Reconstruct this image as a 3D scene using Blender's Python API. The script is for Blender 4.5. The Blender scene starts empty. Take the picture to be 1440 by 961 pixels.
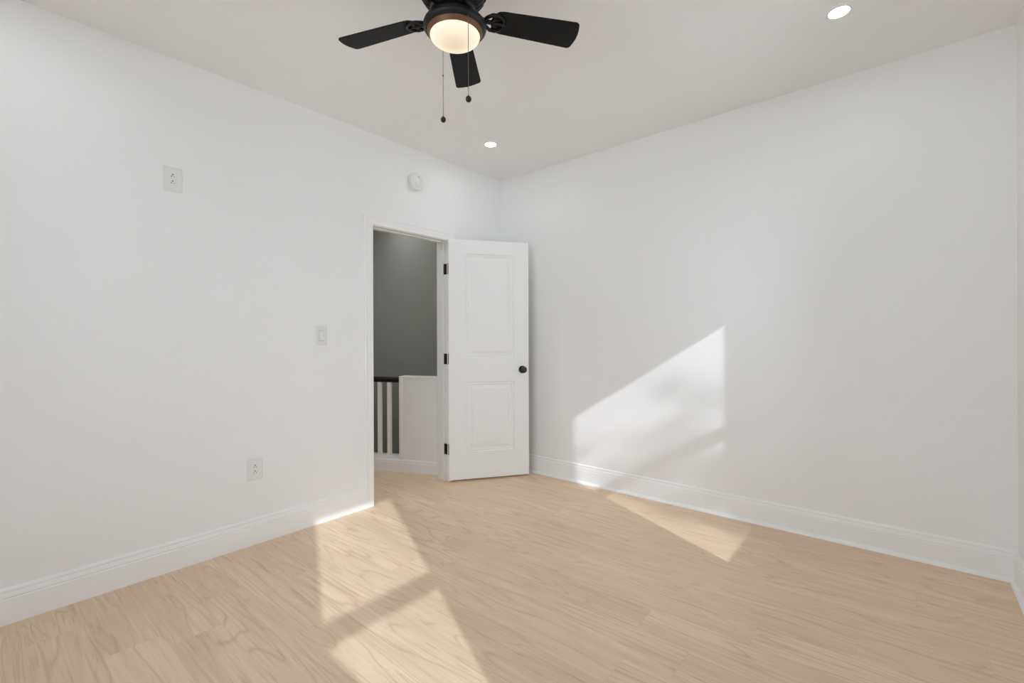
import bpy, bmesh, math, random
from mathutils import Vector, Matrix
random.seed(7)
PI = math.pi
S = bpy.context.scene
C = S.collection

# ---------------------------------------------------------------- camera, sky, sun, exposure
YAW, ROLL, F, CY, EYE = .6951, -.004, 656.56, 473.8, 1.2
d = Vector((-math.sin(YAW), math.cos(YAW), 0)); r0 = Vector((math.cos(YAW), math.sin(YAW), 0)); u0 = Vector((0, 0, 1))
rr = r0 * math.cos(ROLL) + u0 * math.sin(ROLL); uu = u0 * math.cos(ROLL) - r0 * math.sin(ROLL)
cam = bpy.data.cameras.new('camera'); camo = bpy.data.objects.new('camera', cam); C.objects.link(camo)
cam.sensor_width = 36; cam.lens = F / 1440 * 36; cam.shift_y = -(480.5 - CY) / 1440; cam.clip_start = .02
camo.matrix_world = Matrix(((rr.x, uu.x, -d.x, 0), (rr.y, uu.y, -d.y, 0), (rr.z, uu.z, -d.z, EYE), (0, 0, 0, 1)))
S.camera = camo

S.view_settings.view_transform = 'Standard'; S.view_settings.look = 'None'
S.view_settings.gamma = 1; S.view_settings.use_curve_mapping = False
S.view_settings.exposure = 0.0
S.cycles.use_denoising = True
S.cycles.max_bounces = 24; S.cycles.diffuse_bounces = 16; S.cycles.glossy_bounces = 4
S.cycles.transparent_max_bounces = 16
S.cycles.sample_clamp_indirect = 6

SKY = 4.75; SUN = 2.95; CAN = 86; GLOBE = 1.0; HALL = 225
w = bpy.data.worlds.new('sky'); S.world = w; w.use_nodes = True
bg = w.node_tree.nodes['Background']; bg.inputs[1].default_value = SKY
_N, _L = w.node_tree.nodes, w.node_tree.links          # hazy bright sky above, paler ground below the horizon
_tc = _N.new('ShaderNodeTexCoord'); _sp = _N.new('ShaderNodeSeparateXYZ'); _cr = _N.new('ShaderNodeValToRGB'); _mr = _N.new('ShaderNodeMapRange')
_mr.inputs[1].default_value = -1; _mr.inputs[2].default_value = 1
_L.new(_tc.outputs['Generated'], _sp.inputs[0]); _L.new(_sp.outputs[2], _mr.inputs[0]); _L.new(_mr.outputs[0], _cr.inputs[0])
_e = _cr.color_ramp.elements; _e[0].position = .47; _e[0].color = (.81, .93, 1.05, 1); _e[1].position = .53; _e[1].color = (.90, 1.045, 1.20, 1)
_L.new(_cr.outputs[0], bg.inputs[0])
sl = bpy.data.lights.new('sun', 'SUN'); sl.energy = SUN; sl.angle = math.radians(.7); sl.color = (.92, .97, 1.08)
so = bpy.data.objects.new('sun', sl); C.objects.link(so)
SAZ = (-.8977, .4406); EL = math.atan(.5665)          # travel direction of the light, elevation
so.rotation_euler = Vector((SAZ[0] * math.cos(EL), SAZ[1] * math.cos(EL), -math.sin(EL))).to_track_quat('-Z', 'Y').to_euler()
so.location = (6, -3, 6)

# ---------------------------------------------------------------- room numbers (metres)
XL, XR, YB, YF = -2.897, .432, 3.305, -1.35      # left, right, far, near wall faces
TW = .12                                          # inner wall thickness
def zc(x, y): return 2.6887 + .0131 * x + .0033 * y
DY0, DY1, DZ = 1.925, 2.632, 1.998                # door opening inside the jamb
WINS = ((-.182, .403), (2.023, 2.617))            # glass edges of the two windows
WZ = (.758, 1.405, 1.483, 2.174)

# ---------------------------------------------------------------- helpers
def nodes(m):
    m.use_nodes = True
    return m.node_tree.nodes, m.node_tree.links, m.node_tree.nodes['Principled BSDF']
def lin(v): return tuple(((c / 255 + .055) / 1.055) ** 2.4 if c > 10 else c / 255 / 12.92 for c in v) + (1,)
def mat(name, col, rough=.5, metal=0, emit=None, es=0, var=.02, scale=6, bump=0, bscale=200, spec=.5):
    m = bpy.data.materials.new(name); N, L, B = nodes(m)
    B.inputs['Roughness'].default_value = rough; B.inputs['Metallic'].default_value = metal
    B.inputs['Specular IOR Level'].default_value = spec
    tc = N.new('ShaderNodeTexCoord')
    if var:
        n = N.new('ShaderNodeTexNoise'); n.inputs['Scale'].default_value = scale; n.inputs['Detail'].default_value = 3
        L.new(tc.outputs['Object'], n.inputs['Vector'])
        mx = N.new('ShaderNodeMix'); mx.data_type = 'RGBA'
        mx.inputs[6].default_value = tuple(c * (1 - var) for c in col[:3]) + (1,)
        mx.inputs[7].default_value = tuple(min(1, c * (1 + var)) for c in col[:3]) + (1,)
        L.new(n.outputs['Fac'], mx.inputs[0]); L.new(mx.outputs[2], B.inputs['Base Color'])
    else:
        B.inputs['Base Color'].default_value = col
    if bump:
        n2 = N.new('ShaderNodeTexNoise'); n2.inputs['Scale'].default_value = bscale; n2.inputs['Detail'].default_value = 2
        L.new(tc.outputs['Object'], n2.inputs['Vector'])
        b = N.new('ShaderNodeBump'); b.inputs['Strength'].default_value = bump; b.inputs['Distance'].default_value = .002
        L.new(n2.outputs['Fac'], b.inputs['Height']); L.new(b.outputs[0], B.inputs['Normal'])
    if emit:
        B.inputs['Emission Color'].default_value = emit; B.inputs['Emission Strength'].default_value = es
    return m

M = dict(
    wall=mat('white_wall_paint', (.88, .88, .875, 1), .6, var=.006, scale=3, bump=.15, bscale=260),
    ceil=mat('ceiling_paint', (.88, .875, .87, 1), .8, var=.006, scale=3, bump=.12, bscale=260),
    trim=mat('white_trim_gloss', (.90, .90, .90, 1), .32, var=.006),
    door=mat('white_door_paint', (.90, .90, .895, 1), .38, var=.006),
    jamb=mat('white_jamb_paint', (.80, .80, .79, 1), .4, var=.02, scale=20),
    hall_white=mat('hall_white_paint', (.88, .88, .87, 1), .5, var=.01),
    hall_grey=mat('hall_grey_paint', (.34, .35, .32, 1), .65, var=.01),
    black=mat('black_fan_metal', (.005, .0045, .005, 1), .42, var=.1, spec=.35),
    blade=mat('black_blade', (.0055, .005, .005, 1), .6, var=.1, scale=30, spec=.25),
    bronze=mat('bronze_holder', (.17, .075, .032, 1), .45, metal=.4, var=.06),
    chain=mat('chain_metal', (.20, .17, .14, 1), .4, metal=.8, var=.1, scale=300),
    matte_black=mat('black_painted_metal', (.008, .008, .009, 1), .3, var=.1),
    hinge=mat('dark_bronze_hinge', (.030, .024, .018, 1), .8, metal=0, var=.2, scale=60, spec=.15),
    plastic=mat('white_plastic', (.80, .80, .79, 1), .3, var=.005),
    slot=mat('dark_slot', (.02, .02, .02, 1), .6, var=.1),
    led=mat('led_lens', (.9, .9, .9, 1), .4, emit=(.86, .95, 1, 1), es=CAN, var=.005),
    hall_led=mat('hall_led_lens', (.9, .9, .9, 1), .4, emit=(1, 1, 1, 1), es=HALL, var=.005),
    hall_fill=mat('hall_fill_lens', (.9, .9, .9, 1), .4, emit=(1, 1, 1, 1), es=560, var=.005),  # lens of the two lamps added to brighten the hall
    rail_black=mat('black_handrail', (.006, .005, .005, 1), .3, var=.1),
    blocker=mat('blocker_dark', (.12, .11, .10, 1), .8, var=.2, scale=12),  # only for the added sun blocker outside
    leaf=mat('leaf', (.07, .11, .03, 1), .6, var=.4, scale=5),
    bark=mat('bark', (.12, .09, .06, 1), .8, var=.3, scale=12),
    stair=mat('stair_wood', (.16, .10, .06, 1), .5, var=.2, scale=8),
)
def globe_mat():
    m = bpy.data.materials.new('frosted_glass_lit'); N, L, B = nodes(m)
    B.inputs['Base Color'].default_value = (.25, .23, .20, 1); B.inputs['Roughness'].default_value = .35
    # emission ramp: the glass glows a little dimmer in its middle
    tc = N.new('ShaderNodeTexCoord'); ln = N.new('ShaderNodeVectorMath'); ln.operation = 'LENGTH'
    L.new(tc.outputs['Object'], ln.inputs[0])
    cr = N.new('ShaderNodeValToRGB'); e = cr.color_ramp.elements
    e[0].position = .03; e[0].color = (.64, .52, .36, 1); e[1].position = .098; e[1].color = (.98, .86, .66, 1)
    L.new(ln.outputs['Value'], cr.inputs[0]); L.new(cr.outputs[0], B.inputs['Emission Color'])
    B.inputs['Emission Strength'].default_value = GLOBE
    return m
M['globe'] = globe_mat()
def glass_mat():
    m = bpy.data.materials.new('window_glass'); m.use_nodes = True
    N, L = m.node_tree.nodes, m.node_tree.links; N.clear()
    o = N.new('ShaderNodeOutputMaterial'); t = N.new('ShaderNodeBsdfTransparent'); g = N.new('ShaderNodeBsdfGlossy')
    g.inputs['Roughness'].default_value = .02; x = N.new('ShaderNodeMixShader'); fr = N.new('ShaderNodeFresnel'); fr.inputs[0].default_value = 1.45
    L.new(fr.outputs[0], x.inputs[0]); L.new(t.outputs[0], x.inputs[1]); L.new(g.outputs[0], x.inputs[2]); L.new(x.outputs[0], o.inputs[0])
    return m
M['glass'] = glass_mat()

def floor_mat():
    """pale maple-look planks running across the room (along X), 0.18 m wide"""
    m = bpy.data.materials.new('pale_wood_planks'); N, L, B = nodes(m)
    tc = N.new('ShaderNodeTexCoord')
    sep = N.new('ShaderNodeSeparateXYZ'); L.new(tc.outputs['Object'], sep.inputs[0])
    def math_(op, a, b=None, c=None):
        n = N.new('ShaderNodeMath'); n.operation = op
        for i, v in enumerate((a, b, c)):
            if v is None: continue
            if isinstance(v, (int, float)): n.inputs[i].default_value = v
            else: L.new(v, n.inputs[i])
        return n.outputs[0]
    PW, PL = .18, 1.22
    row = math_('FLOOR', math_('DIVIDE', sep.outputs[1], PW))
    wn = N.new('ShaderNodeTexWhiteNoise'); wn.noise_dimensions = '1D'; L.new(row, wn.inputs['W'])
    xs = math_('ADD', math_('DIVIDE', sep.outputs[0], PL), wn.outputs['Value'])
    col = math_('FLOOR', xs)
    cmb = N.new('ShaderNodeCombineXYZ'); L.new(row, cmb.inputs[0]); L.new(col, cmb.inputs[1])
    wn2 = N.new('ShaderNodeTexWhiteNoise'); wn2.noise_dimensions = '2D'; L.new(cmb.outputs[0], wn2.inputs['Vector'])
    rnd = wn2.outputs['Value']
    # grain coordinates: own offset in every plank
    off = N.new('ShaderNodeVectorMath'); off.operation = 'MULTIPLY_ADD'
    L.new(wn2.outputs['Color'], off.inputs[0]); off.inputs[1].default_value = (37, 21, 9); L.new(tc.outputs['Object'], off.inputs[2])
    def tex(sc, scale, detail, rough, dist=0):
        mp = N.new('ShaderNodeMapping'); mp.inputs['Scale'].default_value = sc; L.new(off.outputs[0], mp.inputs[0])
        n = N.new('ShaderNodeTexNoise'); n.inputs['Scale'].default_value = scale; n.inputs['Detail'].default_value = detail
        n.inputs['Roughness'].default_value = rough; n.inputs['Distortion'].default_value = dist
        L.new(mp.outputs[0], n.inputs['Vector']); return n.outputs['Fac']
    broad = tex((.9, 5, 1), 1.6, 3, .5, .3)
    fine = tex((1.6, 58, 1), 1.6, 5, .65, .2)
    streak = tex((1.5, 26, 1), 2.0, 4, .6, .5)
    # cathedral figure: contour lines of a smooth stretched field
    field = tex((.75, 6.5, 1), 1.15, 1.5, .4, .3)
    fr = math_('FRACT', math_('MULTIPLY', field, 11))
    line = math_('POWER', math_('ABSOLUTE', math_('SUBTRACT', math_('MULTIPLY', fr, 2), 1)), 5)
    def rng(v, a, b, c=0, e=1):
        n = N.new('ShaderNodeMapRange'); n.interpolation_type = 'SMOOTHSTEP'
        n.inputs[1].default_value = a; n.inputs[2].default_value = b; n.inputs[3].default_value = c; n.inputs[4].default_value = e
        L.new(v, n.inputs[0]); return n.outputs[0]
    ramp = N.new('ShaderNodeValToRGB'); e = ramp.color_ramp.elements
    e[0].position = .28; e[0].color = FL0; e[1].position = .68; e[1].color = FL1
    L.new(math_('ADD', math_('MULTIPLY', broad, .5), math_('MULTIPLY', fine, .5)), ramp.inputs[0])
    def mixc(fac, a, bcol, mode='MIX'):
        n = N.new('ShaderNodeMix'); n.data_type = 'RGBA'; n.blend_type = mode
        if isinstance(fac, (int, float)): n.inputs[0].default_value = fac
        else: L.new(fac, n.inputs[0])
        L.new(a, n.inputs[6])
        if isinstance(bcol, tuple): n.inputs[7].default_value = bcol
        else: L.new(bcol, n.inputs[7])
        return n.outputs[2]
    c = ramp.outputs[0]
    c = mixc(math_('MULTIPLY', rng(rnd, 0, 1), .22), c, (FL1[0] * 1.0, FL1[1] * .95, FL1[2] * .88, 1))
    c = mixc(math_('MULTIPLY', rng(streak, .55, .72), .42), c, FLD)
    c = mixc(math_('MULTIPLY', math_('MULTIPLY', line, rng(broad, .38, .56)), .45), c, FLD)
    # rare short dark flecks
    fl = tex((3.0, 75, 1), 1.5, 2, .5)
    c = mixc(math_('MULTIPLY', rng(fl, .70, .78), .5), c, (FLD[0] * .6, FLD[1] * .55, FLD[2] * .5, 1))
    # thin seams
    fy = math_('FRACT', math_('DIVIDE', sep.outputs[1], PW)); fx = math_('FRACT', xs)
    sy = math_('LESS_THAN', math_('MINIMUM', fy, math_('SUBTRACT', 1, fy)), .0055)
    sx = math_('LESS_THAN', math_('MINIMUM', fx, math_('SUBTRACT', 1, fx)), .0008)
    seam = math_('MAXIMUM', sy, sx)
    c = mixc(math_('MULTIPLY', seam, .12), c, (FLD[0] * .6, FLD[1] * .55, FLD[2] * .5, 1))
    L.new(c, B.inputs['Base Color'])
    B.inputs['Specular IOR Level'].default_value = .45
    L.new(rng(fine, .3, .7, .36, .48), B.inputs['Roughness'])
    b = N.new('ShaderNodeBump'); b.inputs['Strength'].default_value = .08; b.inputs['Distance'].default_value = .001
    L.new(math_('SUBTRACT', fine, seam), b.inputs['Height']); L.new(b.outputs[0], B.inputs['Normal'])
    return m
FL0 = (.625, .452, .288, 1); FL1 = (.85, .675, .485, 1); FLD = (.50, .295, .155, 1)
M['floor'] = floor_mat()

def tag(o, label=None, cat=None, group=None, kind=None):
    if label: o['label'] = label
    if cat: o['category'] = cat
    if group: o['group'] = group
    if kind: o['kind'] = kind
    return o
def empty(name, loc=(0, 0, 0), rot=(0, 0, 0)):
    o = bpy.data.objects.new(name, None); C.objects.link(o); o.location = loc; o.rotation_euler = rot; o.empty_display_size = .05
    return o
def obj(name, bm, m, parent=None, smooth=False, loc=None, bevel=0, auto=None):
    bmesh.ops.recalc_face_normals(bm, faces=bm.faces)
    me = bpy.data.meshes.new(name); bm.to_mesh(me); bm.free()
    me.materials.append(m if not isinstance(m, str) else M[m])
    o = bpy.data.objects.new(name, me); C.objects.link(o)
    if smooth:
        for p in me.polygons: p.use_smooth = True
        if auto is not None: me.set_sharp_from_angle(angle=math.radians(auto))
    if bevel:
        b = o.modifiers.new('bevel', 'BEVEL'); b.width = bevel; b.segments = 2; b.limit_method = 'ANGLE'
    if parent: o.parent = parent
    if loc: o.location = loc
    return o
def struct(name, bm, m, label=None, cat=None, **k):
    o = obj(name, bm, m, **k); o['kind'] = 'structure'
    return tag(o, label, cat)
def box(bm, x0, x1, y0, y1, z0, z1, mtx=None):
    vs = [bm.verts.new((x, y, z)) for z in (z0, z1) for y in (y0, y1) for x in (x0, x1)]
    for f in ((0, 1, 3, 2), (4, 6, 7, 5), (0, 4, 5, 1), (2, 3, 7, 6), (0, 2, 6, 4), (1, 5, 7, 3)):
        bm.faces.new([vs[i] for i in f])
    if mtx is not None:
        for v in vs: v.co = mtx @ v.co
def lathe(bm, prof, n=48, mtx=None):
    rings = []
    for (r, z) in prof:
        if r < 1e-6: rings.append([bm.verts.new((0, 0, z))])
        else: rings.append([bm.verts.new((r * math.cos(2 * PI * i / n), r * math.sin(2 * PI * i / n), z)) for i in range(n)])
    for a, b in zip(rings, rings[1:]):
        for i in range(n):
            j = (i + 1) % n
            if len(a) == 1 and len(b) == 1: continue
            if len(a) == 1: bm.faces.new((a[0], b[i], b[j]))
            elif len(b) == 1: bm.faces.new((a[i], a[j], b[0]))
            else: bm.faces.new((a[i], a[j], b[j], b[i]))
    if mtx is not None:
        for rg in rings:
            for v in rg: v.co = mtx @ v.co
def prism(bm, pts, z0, z1, mtx=None):
    a = [bm.verts.new((x, y, z0)) for x, y in pts]; b = [bm.verts.new((x, y, z1)) for x, y in pts]
    n = len(pts); bm.faces.new(a[::-1]); bm.faces.new(b)
    for i in range(n):
        j = (i + 1) % n; bm.faces.new((a[i], a[j], b[j], b[i]))
    if mtx is not None:
        for v in a + b: v.co = mtx @ v.co
def sweep(bm, prof, p0, p1, out, miter0=0, miter1=0):
    """profile (distance from wall, height) swept from p0 to p1; out = direction away from the wall; miters lengthen with distance"""
    p0 = Vector(p0); p1 = Vector(p1); out = Vector(out); t = (p1 - p0).normalized(); up = Vector((0, 0, 1))
    a = [bm.verts.new(p0 + out * q + up * z - t * (q * miter0)) for q, z in prof]
    b = [bm.verts.new(p1 + out * q + up * z + t * (q * miter1)) for q, z in prof]
    n = len(prof); bm.faces.new(a[::-1]); bm.faces.new(b)
    for i in range(n):
        j = (i + 1) % n; bm.faces.new((a[i], a[j], b[j], b[i]))
def tube(bm, pts, r, n=8):
    pts = [Vector(p) for p in pts]; rings = []
    for i, p in enumerate(pts):
        t = (pts[min(i + 1, len(pts) - 1)] - pts[max(i - 1, 0)]).normalized()
        a = t.orthogonal().normalized() if i == 0 else (a - t * a.dot(t)).normalized()
        b = t.cross(a); rad = r[i] if isinstance(r, (list, tuple)) else r
        rings.append([bm.verts.new(p + (a * math.cos(2 * PI * k / n) + b * math.sin(2 * PI * k / n)) * rad) for k in range(n)])
    for u, v in zip(rings, rings[1:]):
        for k in range(n): bm.faces.new((u[k], u[(k + 1) % n], v[(k + 1) % n], v[k]))
    bm.faces.new(rings[0][::-1]); bm.faces.new(rings[-1])

# ================================================================= THE SHELL
# the hall railing starts on the back of the left wall and runs away at a slant
HP = Vector((-3.682, 2.447, 0)); HT = Vector((.9148, .4039, 0)); HN = Vector((-.4039, .9148, 0))
def hp(s, off=0): return HP + HT * s + HN * off
b = bmesh.new()
e0 = hp(.72, .0); e1 = hp(-1.9, .0)
prism(b, [(XL - TW, YB + .1), (XR + .15, YB + .1), (XR + .15, YF - .1), (-5.6, YF - .1), (-5.6, e1.y), (e1.x, e1.y), (e0.x, e0.y)][::-1], -.12, 0)
struct('floor', b, 'floor', 'pale wood plank floor running through the room into the hall', 'floor')

b = bmesh.new()
vs = []
for z in (0, .12):
    for x, y in ((XL - .005, YF - .05), (XR + .01, YF - .05), (XR + .01, YB + .05), (XL - .005, YB + .05)):
        vs.append(b.verts.new((x, y, zc(x, y) + z)))
for f in ((0, 3, 2, 1), (4, 5, 6, 7), (0, 1, 5, 4), (1, 2, 6, 5), (2, 3, 7, 6), (3, 0, 4, 7)): b.faces.new([vs[i] for i in f])
struct('ceiling', b, 'ceil', 'smooth white ceiling of the bedroom', 'ceiling')

b = bmesh.new()
RO0, RO1, ROZ = DY0 - .018, DY1 + .018, DZ + .018
box(b, XL - TW, XL, YF - .1, RO0, -.1, 2.8); box(b, XL - TW, XL, RO1, YB + .0, -.1, 2.8); box(b, XL - TW, XL, RO0, RO1, ROZ, 2.8)
struct('wall_left', b, 'wall', 'white wall holding the open doorway', 'wall')
b = bmesh.new(); box(b, XL - TW, XR + .15, YB, YB + TW, -.1, 2.8)
struct('wall_back', b, 'wall', 'white far wall catching the slanted patch of sunlight', 'wall')
FW = (-1.90, -.20)                                # broad window added behind the viewpoint for even daylight
b = bmesh.new(); box(b, XL - TW, FW[0] - .045, YF - TW, YF, -.1, 2.8); box(b, FW[1] + .045, XR + .15, YF - TW, YF, -.1, 2.8)
box(b, FW[0] - .045, FW[1] + .045, YF - TW, YF, -.1, WZ[0] - .045); box(b, FW[0] - .045, FW[1] + .045, YF - TW, YF, WZ[3] + .045, 2.8)
struct('wall_front', b, 'wall', 'white wall behind the viewpoint', 'wall')
b = bmesh.new()
ST = .045
ys = [YF - .0]
for (g0, g1) in WINS: ys += [g0 - ST, g1 + ST]
ys.append(YB + .0)
for i in range(0, len(ys), 2): box(b, XR, XR + .15, ys[i], ys[i + 1], -.1, 2.8)
for (g0, g1) in WINS:
    box(b, XR, XR + .15, g0 - ST, g1 + ST, -.1, WZ[0] - ST); box(b, XR, XR + .15, g0 - ST, g1 + ST, WZ[3] + ST, 2.8)
struct('wall_right', b, 'wall', 'white wall at the right edge, beside the far corner', 'wall')

# windows in the right wall, just out of frame: they let the sun in
for i, (g0, g1) in enumerate(WINS):
    b = bmesh.new(); x0, x1 = XR + .06, XR + .095
    box(b, x0, x1, g0 - ST, g0, WZ[0] - ST, WZ[3] + ST); box(b, x0, x1, g1, g1 + ST, WZ[0] - ST, WZ[3] + ST)
    box(b, x0, x1, g0, g1, WZ[0] - ST, WZ[0]); box(b, x0, x1, g0, g1, WZ[1], WZ[2]); box(b, x0, x1, g0, g1, WZ[3], WZ[3] + ST)
    wo = struct('window_%d' % (i + 1), b, 'trim', 'white sash window in the right wall ' + ('beside the viewpoint', 'near the far corner')[i], 'window')
    for z0, z1 in ((WZ[0], WZ[1]), (WZ[2], WZ[3])):
        b = bmesh.new(); box(b, XR + .076, XR + .080, g0, g1, z0, z1); obj('pane', b, 'glass', wo)
    b = bmesh.new(); cw = .07; k0, k1 = g0 - ST, g1 + ST; z0, z1 = WZ[0] - ST, WZ[3] + ST
    box(b, XR - .018, XR, k0 - cw, k0, z0 - cw, z1 + cw); box(b, XR - .018, XR, k1, k1 + cw, z0 - cw, z1 + cw)
    box(b, XR - .018, XR, k0, k1, z1, z1 + cw); box(b, XR - .018, XR, k0, k1, z0 - cw, z0)
    obj('window_casing', b, 'trim', wo, bevel=.003)
    pl = bpy.data.lights.new('sky_portal', 'AREA'); pl.shape = 'RECTANGLE'; pl.size = z1 - z0; pl.size_y = k1 - k0; pl.cycles.is_portal = True
    po = bpy.data.objects.new('sky_portal', pl); C.objects.link(po); po.location = (XR + .16, (k0 + k1) / 2, (z0 + z1) / 2)
    po.rotation_euler = Vector((-1, 0, 0)).to_track_quat('-Z', 'Y').to_euler()

b = bmesh.new(); y0, y1 = YF - .095, YF - .06; xm = (FW[0] + FW[1]) / 2
for x0, x1 in ((FW[0] - ST, FW[0]), (xm - .04, xm + .04), (FW[1], FW[1] + ST)): box(b, x0, x1, y0, y1, WZ[0] - ST, WZ[3] + ST)
for x0, x1 in ((FW[0], xm - .04), (xm + .04, FW[1])):
    for z0, z1 in ((WZ[0] - ST, WZ[0]), (WZ[1], WZ[2]), (WZ[3], WZ[3] + ST)): box(b, x0, x1, y0, y1, z0, z1)
wo = struct('window_3', b, 'trim', 'white double sash window added behind the viewpoint for fill daylight', 'window')
for x0, x1 in ((FW[0], xm - .04), (xm + .04, FW[1])):
    for z0, z1 in ((WZ[0], WZ[1]), (WZ[2], WZ[3])):
        b = bmesh.new(); box(b, x0, x1, YF - .080, YF - .076, z0, z1); obj('pane', b, 'glass', wo)
b = bmesh.new(); k0, k1 = FW[0] - ST, FW[1] + ST; z0, z1 = WZ[0] - ST, WZ[3] + ST
box(b, k0 - .07, k0, YF, YF + .018, z0 - .07, z1 + .07); box(b, k1, k1 + .07, YF, YF + .018, z0 - .07, z1 + .07)
box(b, k0, k1, YF, YF + .018, z1, z1 + .07); box(b, k0, k1, YF, YF + .018, z0 - .07, z0)
obj('window_casing', b, 'trim', wo, bevel=.003)
pl = bpy.data.lights.new('sky_portal', 'AREA'); pl.shape = 'RECTANGLE'; pl.size = k1 - k0; pl.size_y = z1 - z0; pl.cycles.is_portal = True
po = bpy.data.objects.new('sky_portal', pl); C.objects.link(po); po.location = ((k0 + k1) / 2, YF - .13, (z0 + z1) / 2)
po.rotation_euler = (PI / 2, 0, 0)

# baseboards: tall face, two fine grooves, rounded cap
BP = [(0, 0), (.015, 0), (.015, .104), (.0125, .107), (.0125, .110), (.0145, .113), (.0115, .129), (.0085, .132), (.0085, .135), (.0105, .138), (.009, .146), (.004, .151), (0, .151)]
def shoe(rad=.019): return [(0, 0)] + [(.0145 + rad * math.cos(a), rad * math.sin(a)) for a in [i * PI / 12 for i in range(7)]] + [(0, rad)]
CW = .068
b = bmesh.new(); sweep(b, BP, (XL, YF, 0), (XL, DY0 - .004 - CW, 0), (1, 0, 0), -1, 0)
struct('baseboard_left', b, 'trim', 'white baseboard left of the doorway', 'baseboard')
b = bmesh.new(); sweep(b, BP, (XL, DY1 + .004 + CW, 0), (XL, YB, 0), (1, 0, 0), 0, -1)
struct('baseboard_corner', b, 'trim', 'short white baseboard behind the open door', 'baseboard')
b = bmesh.new(); sweep(b, BP, (XL, YB, 0), (XR, YB, 0), (0, -1, 0), -1, -1)
bo = struct('baseboard_back', b, 'trim', 'long white baseboard under the sunlit wall', 'baseboard')
b = bmesh.new(); sweep(b, shoe(), (XL, YB, 0), (XR, YB, 0), (0, -1, 0), -1, -1); obj('shoe_moulding', b, 'trim', bo, smooth=True, auto=40)
b = bmesh.new(); sweep(b, BP, (XR, YB, 0), (XR, YF, 0), (-1, 0, 0), -1, -1)
bo = struct('baseboard_right', b, 'trim', 'white baseboard at the right edge meeting the far corner', 'baseboard')
b = bmesh.new(); sweep(b, shoe(), (XR, YB, 0), (XR, YF, 0), (-1, 0, 0), -1, -1); obj('shoe_moulding', b, 'trim', bo, smooth=True, auto=40)
b = bmesh.new(); sweep(b, BP, (XL, YF, 0), (XR, YF, 0), (0, 1, 0), -1, -1)
struct('baseboard_front', b, 'trim', 'white baseboard behind the viewpoint', 'baseboard')

# door casing (mitred picture-frame profile) and jamb with stop
def casing(bm, xface, sgn, y0, y1, z1, cw):
    prof = [(0, 0), (.0, .010), (.004, .0125), (.012, .0125), (.016, .011), (cw - .018, .014), (cw - .012, .0175), (cw - .003, .0175), (cw, .014), (cw, 0)]
    def ring(fy, z): return [bm.verts.new((xface + sgn * t, fy(q), z(q))) for q, t in prof]
    R = [ring(lambda q: y0 - q, lambda q: 0), ring(lambda q: y0 - q, lambda q: z1 + q), ring(lambda q: y1 + q, lambda q: z1 + q), ring(lambda q: y1 + q, lambda q: 0)]
    for u, v in zip(R, R[1:]):
        for i in range(len(prof)):
            j = (i + 1) % len(prof); bm.faces.new((u[i], u[j], v[j], v[i]))
    bm.faces.new(R[0]); bm.faces.new(R[-1][::-1])
b = bmesh.new(); casing(b, XL, 1, DY0 - .004, DY1 + .004, DZ + .004, CW)
struct('trim_1', b, 'trim', 'white casing framing the doorway on the room side', 'door casing')
b = bmesh.new(); casing(b, XL - TW, -1, DY0 - .004, DY1 + .004, DZ + .004, CW)
struct('trim_2', b, 'jamb', 'white casing on the hall side of the doorway', 'door casing')
b = bmesh.new()
x0, x1 = XL - TW, XL
box(b, x0, x1, DY0 - .018, DY0, 0, DZ + .018); box(b, x0, x1, DY1, DY1 + .018, 0, DZ + .018); box(b, x0, x1, DY0, DY1, DZ, DZ + .018)
sx0, sx1 = XL - .075, XL - .037
box(b, sx0, sx1, DY0, DY0 + .011, 0, DZ - .011); box(b, sx0, sx1, DY1 - .011, DY1, 0, DZ - .011); box(b, sx0, sx1, DY0, DY1, DZ - .011, DZ)
struct('trim_3', b, 'jamb', 'white door jamb with its stop strip', 'door jamb', bevel=.0015)

# the open door: origin on the hinge pin
DA = math.radians(55.08); DWID, DTH, DBZ, DTZ = .690, .035, .015, 2.010
door = empty('door_1', (XL - .002, DY1 + .008, 0), (0, 0, DA)); door['kind'] = 'structure'
tag(door, 'white two-panel door standing open in front of the corner', 'door')
# local axes: +x along the leaf, -y towards the viewer
def door_slab():
    bm = bmesh.new(); x0, x1 = .004, .004 + DWID
    px0, px1 = .150, .562
    panels = ((.238, .822), (1.026, 1.896))
    def face(y, s):
        # s = +1 when inside of the slab lies towards +y
        def V(x, z, dd=0): return bm.verts.new((x, y + s * dd, z))
        xs = [x0, px0, px1, x1]; zs = [DBZ, panels[0][0], panels[0][1], panels[1][0], panels[1][1], DTZ]
        g = [[V(x, z) for x in xs] for z in zs]
        for i in range(5):
            for j in range(3):
                if j == 1 and i in (1, 3):
                    z0, z1 = zs[i], zs[i + 1]; prev = [g[i][1], g[i][2], g[i + 1][2], g[i + 1][1]]
                    for inset, dep in ((.004, .0045), (.009, .0065), (.016, .0045), (.024, .008), (.034, .008), (.056, .0015)):
                        cur = [V(px0 + inset, z0 + inset, dep), V(px1 - inset, z0 + inset, dep), V(px1 - inset, z1 - inset, dep), V(px0 + inset, z1 - inset, dep)]
                        for k in range(4): bm.faces.new((prev[k], prev[(k + 1) % 4], cur[(k + 1) % 4], cur[k]))
                        prev = cur
                    bm.faces.new(prev)
                else: bm.faces.new((g[i][j], g[i][j + 1], g[i + 1][j + 1], g[i + 1][j]))
        return [g[0][0], g[0][1], g[0][2], g[0][3], g[1][3], g[2][3], g[3][3], g[4][3], g[5][3], g[5][2], g[5][1], g[5][0], g[4][0], g[3][0], g[2][0], g[1][0]]
    a = face(-DTH, 1); c = face(0, -1); n = len(a)
    for i in range(n): bm.faces.new((a[i], a[(i + 1) % n], c[(i + 1) % n], c[i]))
    return bm
obj('door_slab', door_slab(), 'door', door)
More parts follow.
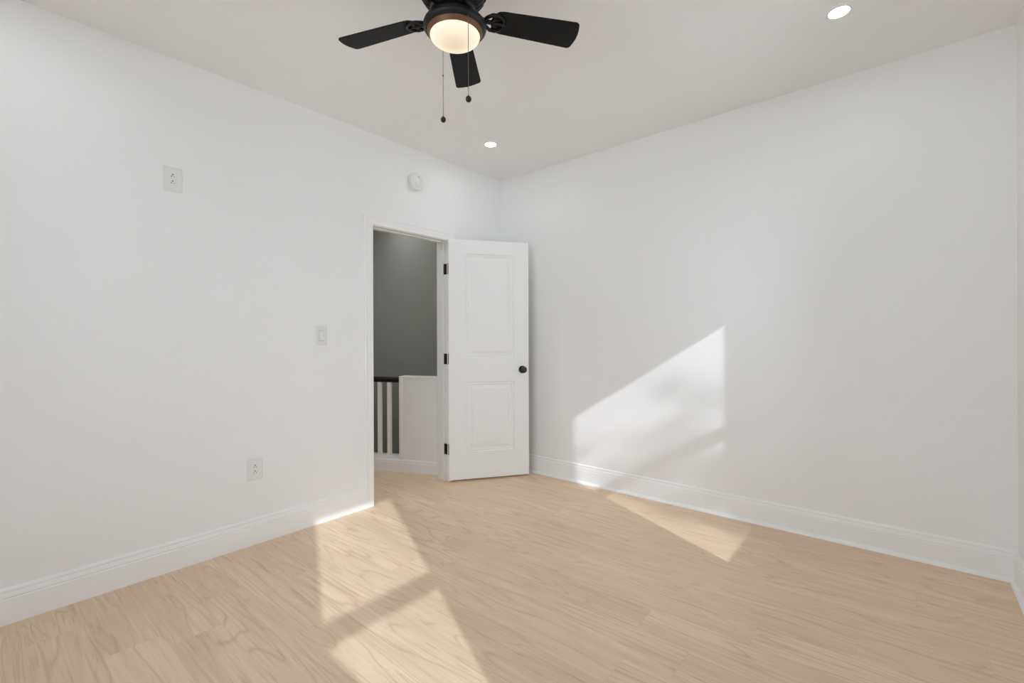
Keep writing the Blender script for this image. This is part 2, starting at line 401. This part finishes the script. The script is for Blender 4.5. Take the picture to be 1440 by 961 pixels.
# knob sets on both faces
kx, kz = .004 + DWID - .058, .9185
for s, yf in ((-1, -DTH), (1, 0)):
    prof = [(0, 0), (.032, 0), (.032, .003), (.030, .006), (.024, .008), (.013, .010), (.011, .020), (.012, .028), (.020, .034), (.0265, .042), (.0275, .050), (.024, .057), (.014, .0615), (0, .0625)]
    b = bmesh.new(); lathe(b, prof, 32, Matrix.Translation((kx, yf, kz)) @ Matrix.Rotation(-s * PI / 2, 4, 'X'))
    k = obj('door_handle', b, 'matte_black', door, smooth=True, auto=50); k['label'] = 'round black knob'
for hz in (.2675, 1.0175, 1.765):
    b = bmesh.new()
    box(b, .0015, .004, -.033, -.002, hz - .044, hz + .044)                           # leaf on the edge of the door
    Mi = Matrix.Rotation(-DA, 4, 'Z')
    jb = bmesh.new(); px, py = XL - .002, DY1 + .008
    box(b, XL - .036 - px, XL - px - .001, DY1 - .0025 - py, DY1 - py, hz - .044, hz + .044, Mi)   # leaf let into the jamb
    tube(b, [(0, 0.001, hz - .046), (0, 0.001, hz + .046)], .0055, 10)
    jb.free()
    h = obj('hinge', b, 'hinge', door); h['label'] = 'dark bronze hinge'

# ================================================================= THE HALL BEYOND THE DOOR
HY = 3.5
b = bmesh.new(); box(b, -5.7, XL - TW, HY, HY + .1, -2.6, 2.9)
struct('wall_stairwell', b, 'hall_grey', 'grey wall seen through the doorway above the railing', 'wall')
b = bmesh.new(); box(b, -5.8, -5.7, YF - .1, HY + .1, -2.6, 2.9)
struct('wall_hall', b, 'hall_grey', 'grey wall at the far end of the hall', 'wall')
b = bmesh.new(); box(b, XL - TW - .001, XL - TW + .05, YB + TW, HY, -2.6, 2.9); box(b, XL - TW - .003, XL - TW + .05, YB - .6, YB + TW, -2.6, -.1)
box(b, XL - TW, XL - TW + .05, 1.1, YB - .6, -2.6, -.1); box(b, -5.8, XL - TW + .05, 1.1, 1.2, -2.7, -.1)
struct('wall_landing', b, 'hall_grey', 'grey side wall of the stairwell', 'wall')
b = bmesh.new(); box(b, -5.8, XL - TW, YF - .2, YF - .1, -.1, 2.9)
struct('wall_hall_end', b, 'hall_grey', 'grey wall closing the hall', 'wall')
b = bmesh.new(); box(b, -5.8, XL - TW, YF - .2, HY + .1, 2.76, 2.86)
struct('ceiling_hall', b, 'hall_white', 'ceiling of the hall beyond the doorway', 'ceiling')
b = bmesh.new(); box(b, -5.8, XL - TW, 1.2, HY + .1, -2.7, -2.6)
struct('floor_lower', b, 'stair', 'dark floor at the bottom of the stairwell', 'floor')

def R(s, off=0, z=0):
    v = hp(s, off); return (v.x, v.y, z)
RM = Matrix.Translation(HP) @ Matrix.Rotation(math.atan2(HT.y, HT.x), 4, 'Z')   # local x along the railing, +y away from the room
# knee wall: solid panel next to the jamb
b = bmesh.new(); box(b, .272, .735, .004, .10, .0, .843, RM); box(b, .262, .29, -.004, .104, .118, .843, RM)
kw = struct('wall_half', b, 'hall_white', 'white solid half wall at the end of the stair railing', 'half wall', bevel=.002)
b = bmesh.new(); box(b, .262, .735, -.006, .106, .838, .852, RM); obj('cap', b, 'hall_white', kw, bevel=.003)
b = bmesh.new(); box(b, -1.9, .262, .006, .10, -.25, .112, RM)
struct('trim_4', b, 'hall_white', 'white curb carrying the balusters at the stair opening', 'curb')
b = bmesh.new()
HB = [(0, 0), (.014, 0), (.014, .080), (.010, .088), (.010, .092), (.012, .096), (.006, .108), (0, .110)]
sweep(b, HB, R(-1.9, .004), R(.735, .004), tuple(-HN))
struct('baseboard_hall', b, 'trim', 'white baseboard under the railing in the hall', 'baseboard')
rail = empty('stair_railing', R(-.5, .05, .112)); rail.rotation_euler = (0, 0, math.atan2(HT.y, HT.x))
tag(rail, 'white stair railing with black handrail, seen through the open doorway', 'railing')
b = bmesh.new(); box(b, -1.4, .762, -.032, .032, 0, .024); obj('bottom_rail', b, 'hall_white', rail, bevel=.002)
b = bmesh.new()
prism(b, [(-.030, .681), (.030, .681), (.034, .690), (.034, .708), (.026, .722), (.012, .728), (-.012, .728), (-.026, .722), (-.034, .708), (-.034, .690)], -1.4, .768,
      Matrix(((0, 0, 1, 0), (1, 0, 0, 0), (0, 1, 0, 0), (0, 0, 0, 1))))
obj('handrail', b, 'rail_black', rail)['label'] = 'black handrail'
b0 = None
for i in range(20):
    xs_ = .643 - i * .098
    if b0 is None:
        b = bmesh.new(); box(b, -.0165, .0165, -.0165, .0165, .02, .684); b0 = obj('baluster', b, 'hall_white', rail, loc=(xs_, -.012, 0), bevel=.002); o = b0
    else:
        o = b0.copy(); C.objects.link(o); o.parent = rail; o.location = (xs_, -.012, 0)
# stair flight going down behind the railing
b = bmesh.new()
for i in range(9):
    box(b, -3.6 - .25 * i, -3.35 - .25 * i, 2.9, HY, -2.6, -.2 - .19 * i)
struct('floor_stairs', b, 'stair', 'dark wooden stairs dropping away behind the railing', 'stairs')

# ================================================================= CEILING FAN
FX, FY = -1.320, 1.236
fan = empty('ceiling_fan', (FX, FY, zc(FX, FY)))
tag(fan, 'black five-blade ceiling fan with a lit round globe and two pull chains', 'ceiling fan')
FZ = fan.location.z
def fl(z): return z - FZ                                # world height to the fan's own height
b = bmesh.new()
lathe(b, [(0, 0.001), (.082, 0.001), (.086, -.012), (.108, fl(2.640)), (.130, fl(2.600)), (.136, fl(2.565)), (.132, fl(2.535)), (.1205, fl(2.508)), (.100, fl(2.483)), (.080, fl(2.466)), (.074, fl(2.458)), (0, fl(2.458))], 64)
house = obj('motor_housing', b, 'black', fan, smooth=True, auto=35)
b = bmesh.new()
for i in range(28):                                     # raised fins around the cooling slots
    a = 2 * PI * i / 28
    m_ = Matrix.Rotation(a, 4, 'Z')
    tube(b, [m_ @ Vector((.088, 0, fl(2.472))), m_ @ Vector((.108, .006, fl(2.4905))), m_ @ Vector((.1265, .012, fl(2.518))), m_ @ Vector((.134, .016, fl(2.545)))], .0035, 6)
obj('vent_fins', b, 'matte_black', house, smooth=True)
b = bmesh.new()
lathe(b, [(0, fl(2.458)), (.070, fl(2.458)), (.088, fl(2.452)), (.088, fl(2.436)), (.074, fl(2.430)), (.058, fl(2.428)), (.058, fl(2.415)), (0, fl(2.415))], 48)
obj('hub', b, 'black', fan, smooth=True, auto=35)

PITCH = -.22; R0, R1, ZB = .150, .512, 2.440
def blade_bm():
    # outline in (radius, across), a little wider at the tip, round at the root
    hw0, hw1 = .050, .062; pts = []
    for i in range(9):                                  # root half circle
        a = PI / 2 + PI * i / 8; pts.append((R0 + .042 + .042 * math.cos(a), hw0 * math.sin(a)))
    cr = .018
    for i in range(6):
        a = -PI / 2 + (PI / 2) * i / 5; pts.append((R1 - .007 - cr + cr * math.cos(a), -hw1 + cr + cr * math.sin(a)))
    pts += [(R1 - .003, -.030), (R1, -.010), (R1, .010), (R1 - .003, .030)]
    for i in range(6):
        a = (PI / 2) * i / 5; pts.append((R1 - .007 - cr + cr * math.cos(a), hw1 - cr + cr * math.sin(a)))
    bm = bmesh.new(); prism(bm, pts, -.003, .003); return bm
def bracket_bm():
    bm = bmesh.new()
    # neck from the hub, a plate under the blade root and two curled arms around an opening
    tube(bm, [(.080, 0, .006), (.105, 0, .002), (.130, 0, -.005), (.150, 0, -.006)], [.013, .011, .009, .008], 8)
    for s in (-1, 1):
        tube(bm, [(.118, 0, -.004), (.132, s * .020, -.006), (.150, s * .034, -.0065), (.172, s * .036, -.0065), (.190, s * .026, -.0065), (.200, s * .012, -.0065), (.196, s * .004, -.0065)], [.006, .007, .007, .0065, .006, .006, .005], 8)
        tube(bm, [(.150, s * .004, -.006), (.162, s * .014, -.0065), (.174, s * .018, -.0065)], [.006, .005, .005], 8)
    tube(bm, [(.145, 0, -.006), (.205, 0, -.0065)], [.008, .006], 8)
    for x, y in ((.160, .030), (.160, -.030), (.203, 0)):
        lathe(bm, [(0, -.012), (.006, -.011), (.0075, -.008), (.0075, -.002), (0, -.002)], 12, Matrix.Translation((x, y, 0)))
    return bm
bm_b = None
PH = math.degrees(.9602)
for k in range(5):
    rot = (0, 0, 0)
    mt = Matrix.Rotation(math.radians(PH + 72 * k + (1.2 if k == 1 else 0)), 4, 'Z') @ Matrix.Rotation(PITCH, 4, 'X')
    if bm_b is None:
        bl = bm_b = obj('blade', blade_bm(), 'blade', fan, bevel=.0015)
        br = bm_r = obj('blade_bracket', bracket_bm(), 'black', bl, smooth=True, auto=50)
    else:
        bl = bm_b.copy(); C.objects.link(bl); bl.parent = fan
        br = bm_r.copy(); C.objects.link(br); br.parent = bl
    bl.matrix_local = Matrix.Translation((0, 0, fl(ZB))) @ mt
    br.matrix_local = Matrix.Identity(4)

LX, LY = .006, .005                                     # the light kit hangs a hair off the axis
kit = obj('light_fitter', bmesh.new(), 'black', fan) if False else None
b = bmesh.new()
T = Matrix.Translation((LX, LY, 0))
lathe(b, [(0, fl(2.424)), (.060, fl(2.424)), (.085, fl(2.418)), (.108, fl(2.409)), (.1185, fl(2.399)), (.121, fl(2.390)), (.1195, fl(2.383)), (.115, fl(2.378)), (.1085, fl(2.371)), (.107, fl(2.372)), (0, fl(2.374))], 64, T)
ring = obj('light_ring', b, 'black', fan, smooth=True, auto=40)
b = bmesh.new()
lathe(b, [(0, fl(2.3735)), (.1068, fl(2.3735)), (.1065, fl(2.370)), (.101, fl(2.363)), (.0965, fl(2.356)), (.090, fl(2.356)), (0, fl(2.356))], 64, T)
obj('glass_holder', b, 'bronze', ring, smooth=True, auto=40)['label'] = 'bronze rim around the glass'
b = bmesh.new(); prof = [(0, 0.0)]
prof = [(.0955, .002), (.0955, 0)] + [(.0955 * math.cos(a), -.036 * math.sin(a)) for a in [i * PI / 2 / 14 for i in range(1, 14)]] + [(0, -.036)]
lathe(b, prof, 64)
g = obj('globe', b, 'globe', fan, smooth=True); g.location = (LX, LY, fl(2.357)); g['label'] = 'frosted glass globe, lit warm white'

def chain(px, depth, ytop, yball, z_mid=None):
    x = (px - 720) / F * depth
    p = d * depth + rr * x
    zt = EYE + (CY - ytop) / F * depth; zb = EYE + (CY - yball) / F * depth
    ox, oy = p.x - FX, p.y - FY
    b = bmesh.new()
    tube(b, [(ox, oy, fl(zt)), (ox, oy, fl(zb))], .0011, 6)
    z = zb + .012; 
    while z < zt - .004:
        lathe(b, [(0, -.0016), (.0016, 0), (0, .0016)], 6, Matrix.Translation((ox, oy, fl(z)))); z += .0065
    if z_mid: lathe(b, [(0, -.006), (.0028, -.003), (.0028, .003), (0, .006)], 8, Matrix.Translation((ox, oy, fl(z_mid))))
    ch = obj('pull_chain', b, 'chain', fan)
    b = bmesh.new()
    lathe(b, [(0, -.0115), (.005, -.0105), (.009, -.0065), (.0108, 0), (.009, .0065), (.005, .0105), (.003, .013), (0, .014)], 20, Matrix.Translation((ox, oy, fl(zb))))
    obj('pull', b, 'matte_black', ch, smooth=True)['label'] = 'black ball pull'
chain(660.2, 1.685, 21, 139.2)
chain(624.6, 1.880, 62, 168, EYE + (CY - 106) / F * 1.88)

# ================================================================= RECESSED LIGHTS
GR = 'recessed ceiling lights'
def downlight(x, y, label, zz=None, m='led', group=GR, first=[None]):
    z = zc(x, y) if zz is None else zz
    t = empty('recessed_light', (x, y, z), (-math.atan(-.0033) if zz is None else 0, -math.atan(.0131) if zz is None else 0, 0))
    tag(t, label, 'ceiling light', group)
    b = bmesh.new()
    lathe(b, [(.0402, -.0005), (.0402, -.003), (.042, -.0045), (.050, -.003), (.052, -.0005)], 48)
    obj('trim_ring', b, 'plastic', t, smooth=True, auto=40)
    b = bmesh.new(); lathe(b, [(0, -.002), (.040, -.002), (.040, -.0006), (0, -.0006)], 48)
    obj('lens', b, m, t)
    return t
downlight(-2.396, 2.628, 'small recessed ceiling light near the corner above the door')
downlight(-.216, 2.625, 'recessed ceiling light at the upper right of the view')
downlight(-2.396, .10, 'recessed ceiling light behind the fan on the left side')
downlight(-.216, .10, 'recessed ceiling light above the viewpoint')
downlight(-4.52, 3.10, 'recessed light in the hall ceiling', 2.76, 'hall_led', None)

downlight(-4.95, 1.95, 'recessed fill light added in the hall ceiling over the stair opening', 2.76, 'hall_fill', None)  # added to lift the lower part of the grey wall
downlight(-3.85, 1.55, 'recessed fill light added in the hall ceiling over the landing', 2.76, 'hall_fill', None)  # added to brighten the front of the half wall

# ================================================================= WALL FITTINGS (left wall): local x = out of the wall
def rrect(bm, y0, y1, z0, z1, rad, x0, x1, bev=0):
    pts = []
    for cy, cz, a0 in ((y1 - rad, z1 - rad, 0), (y0 + rad, z1 - rad, PI / 2), (y0 + rad, z0 + rad, PI), (y1 - rad, z0 + rad, 1.5 * PI)):
        for i in range(5):
            a = a0 + PI / 2 * i / 4; pts.append((cy + rad * math.cos(a), cz + rad * math.sin(a)))
    n = len(pts); cyy, czz = (y0 + y1) / 2, (z0 + z1) / 2
    A = [bm.verts.new((x0, p[0], p[1])) for p in pts]; Bq = [bm.verts.new((x1 - bev, p[0], p[1])) for p in pts]
    Cq = [bm.verts.new((x1, cyy + (p[0] - cyy) * (1 - bev / (y1 - y0) * 2.4), czz + (p[1] - czz) * (1 - bev / (z1 - z0) * 2.4))) for p in pts] if bev else Bq
    bm.faces.new(A[::-1]); bm.faces.new(Cq)
    for u, v in ((A, Bq),) + (((Bq, Cq),) if bev else ()):
        for i in range(n): bm.faces.new((u[i], u[(i + 1) % n], v[(i + 1) % n], v[i]))
def outlet(y, z, label):
    t = empty('wall_outlet', (XL, y, z)); tag(t, label, 'outlet')
    b = bmesh.new(); rrect(b, -.0425, .0425, -.063, .063, .004, 0, .0065, .003); obj('cover_plate', b, 'plastic', t)
    b = bmesh.new(); rrect(b, -.0168, .0168, -.0335, .0335, .002, .004, .0085, .0012); rc = obj('receptacle', b, 'plastic', t)
    b = bmesh.new()
    for dz in (-.0165, .0165):
        # ground hole above the two blade slots
        prism(b, [(.0032 * math.cos(a), .0032 * math.sin(a)) for a in [i * PI / 6 for i in range(12)]], .0084, .0088, Matrix(((0, 0, 1, 0), (1, 0, 0, 0), (0, 1, 0, dz + .0075), (0, 0, 0, 1))))
        box(b, .0084, .0088, -.0075, -.0050, dz - .0065, dz + .0015); box(b, .0084, .0088, .0050, .0075, dz - .0055, dz + .0005)
    obj('slots', b, 'slot', rc)['label'] = 'dark plug slots'
outlet(.732, 2.021, 'white outlet high on the left wall, at television height')
outlet(1.127, .4335, 'white outlet low on the left wall, above the baseboard')
t = empty('light_switch', (XL, 1.5365, 1.2125)); tag(t, 'white rocker light switch on the wall left of the doorway', 'switch')
b = bmesh.new(); rrect(b, -.0385, .0385, -.064, .064, .004, 0, .0065, .003); obj('cover_plate', b, 'plastic', t)
b = bmesh.new()
box(b, .0062, .0068, -.0172, .0172, -.0345, .0345)
fr_ = obj('recess', b, mat('switch_gap', (.42, .42, .41, 1), .6), t)
b = bmesh.new()
vs = [b.verts.new(p) for p in ((.006, -.0155, -.0320), (.006, .0155, -.0320), (.006, .0155, .0320), (.006, -.0155, .0320), (.0115, -.0155, -.0310), (.0115, .0155, -.0310), (.0075, .0155, .0), (.0075, -.0155, .0), (.0085, .0155, .0310), (.0085, -.0155, .0310))]
for f in ((0, 1, 5, 4), (4, 5, 6, 7), (7, 6, 8, 9), (9, 8, 2, 3), (3, 2, 1, 0), (0, 4, 7, 9, 3), (1, 2, 8, 6, 5)): b.faces.new([vs[i] for i in f])
obj('rocker', b, 'plastic', t)

# smoke detector
sd = empty('smoke_detector', (XL, 2.300, 2.402)); tag(sd, 'round white smoke detector on the wall above the doorway', 'smoke detector')
RX = Matrix.Rotation(PI / 2, 4, 'Y')
b = bmesh.new(); lathe(b, [(0, 0), (.067, 0), (.067, .008), (.064, .010), (0, .010)], 48, RX); obj('base', b, 'plastic', sd, smooth=True, auto=40)
b = bmesh.new(); lathe(b, [(0, .0095), (.059, .0095), (.059, .013)], 48, RX); obj('vent_gap', b, 'slot', sd)
b = bmesh.new(); lathe(b, [(0, .013), (.064, .013), (.066, .017), (.066, .026), (.062, .034), (.052, .0385), (.024, .040), (.022, .0385), (.019, .0385), (.017, .041), (0, .042)], 48, RX)
cv = obj('cover', b, 'plastic', sd, smooth=True, auto=30)
b = bmesh.new()
for i in range(9):
    a = PI / 2 + (i - 4) * .0 ; y_ = -.020 + i * .005
    box(b, .0390, .0400, y_ - .0009, y_ + .0009, -.040, -.028)
obj('sounder_grille', b, 'plastic', cv)
b = bmesh.new(); lathe(b, [(0, .036), (.0045, .036), (.0045, .0395), (0, .0400)], 16, Matrix.Translation((0, .012, .034)) @ RX); obj('indicator', b, 'slot', cv)

# ================================================================= OUTSIDE: what throws the soft shade on the sun patches
toward = Vector((-SAZ[0], -SAZ[1], .5665)); 
def sunpt(y, z, k): return Vector((XR, y, z)) + Vector((1, -.4908, .631)) * k        # k metres out along X, towards the sun
# unseen slanted blocker, added to clip the nearer window's floor sun patch
b = bmesh.new()
k = .55
q = [sunpt(-.155, 1.39, k), sunpt(-.012, 1.178, k), sunpt(.17, .90, k), sunpt(.17, .2, k), sunpt(-.9, .2, k), sunpt(-.9, 1.39, k)]
prism(b, [(p.y, p.z) for p in q], 0, .05, Matrix(((0, 0, 1, q[0].x), (1, 0, 0, 0), (0, 1, 0, 0), (0, 0, 0, 1))))
struct('sun_blocker', b, 'blocker', 'dark slanted sun blocker added outside the nearer window', 'sun blocker')
# tree whose crown dims the low part of the far window's light
def tree():
    t = empty('garden_tree', (7.6, -1.2, -3.0)); tag(t, 'leafy tree outside the far window', 'tree')
    b = bmesh.new(); tube(b, [(0, 0, 0), (.05, .03, 3), (0, .1, 6.5)], [.16, .12, .04], 10); obj('trunk', b, 'bark', t, smooth=True)
    b = bmesh.new(); rnd = random.Random(5)
    def leaf(p, s):
        m_ = Matrix.Translation(p) @ Matrix.Rotation(rnd.uniform(0, 6.3), 4, 'Z') @ Matrix.Rotation(rnd.uniform(0, 6.3), 4, 'X')
        pts = [(-s, 0), (-.4 * s, -.45 * s), (.4 * s, -.4 * s), (s, 0), (.4 * s, .4 * s), (-.4 * s, .45 * s)]
        b.faces.new([b.verts.new(m_ @ Vector((x, y, 0))) for x, y in pts])
    K = 7.0
    def clump(y, z, ry, rz, n):
        c_ = sunpt(y, z, K) - t.location
        for i in range(n):
            g_ = Vector((rnd.gauss(0, .25), rnd.gauss(0, ry), rnd.gauss(0, rz))); leaf(c_ + g_, rnd.uniform(.03, .05))
    for a in TREE: clump(*a)
    obj('foliage', b, 'leaf', t)
TREE = [(2.50, 1.16, .13, .11, 430), (2.62, 1.68, .06, .08, 85), (2.46, 1.57, .08, .04, 60), (2.22, 1.60, .05, .03, 18), (2.56, .82, .12, .10, 200)]
tree()
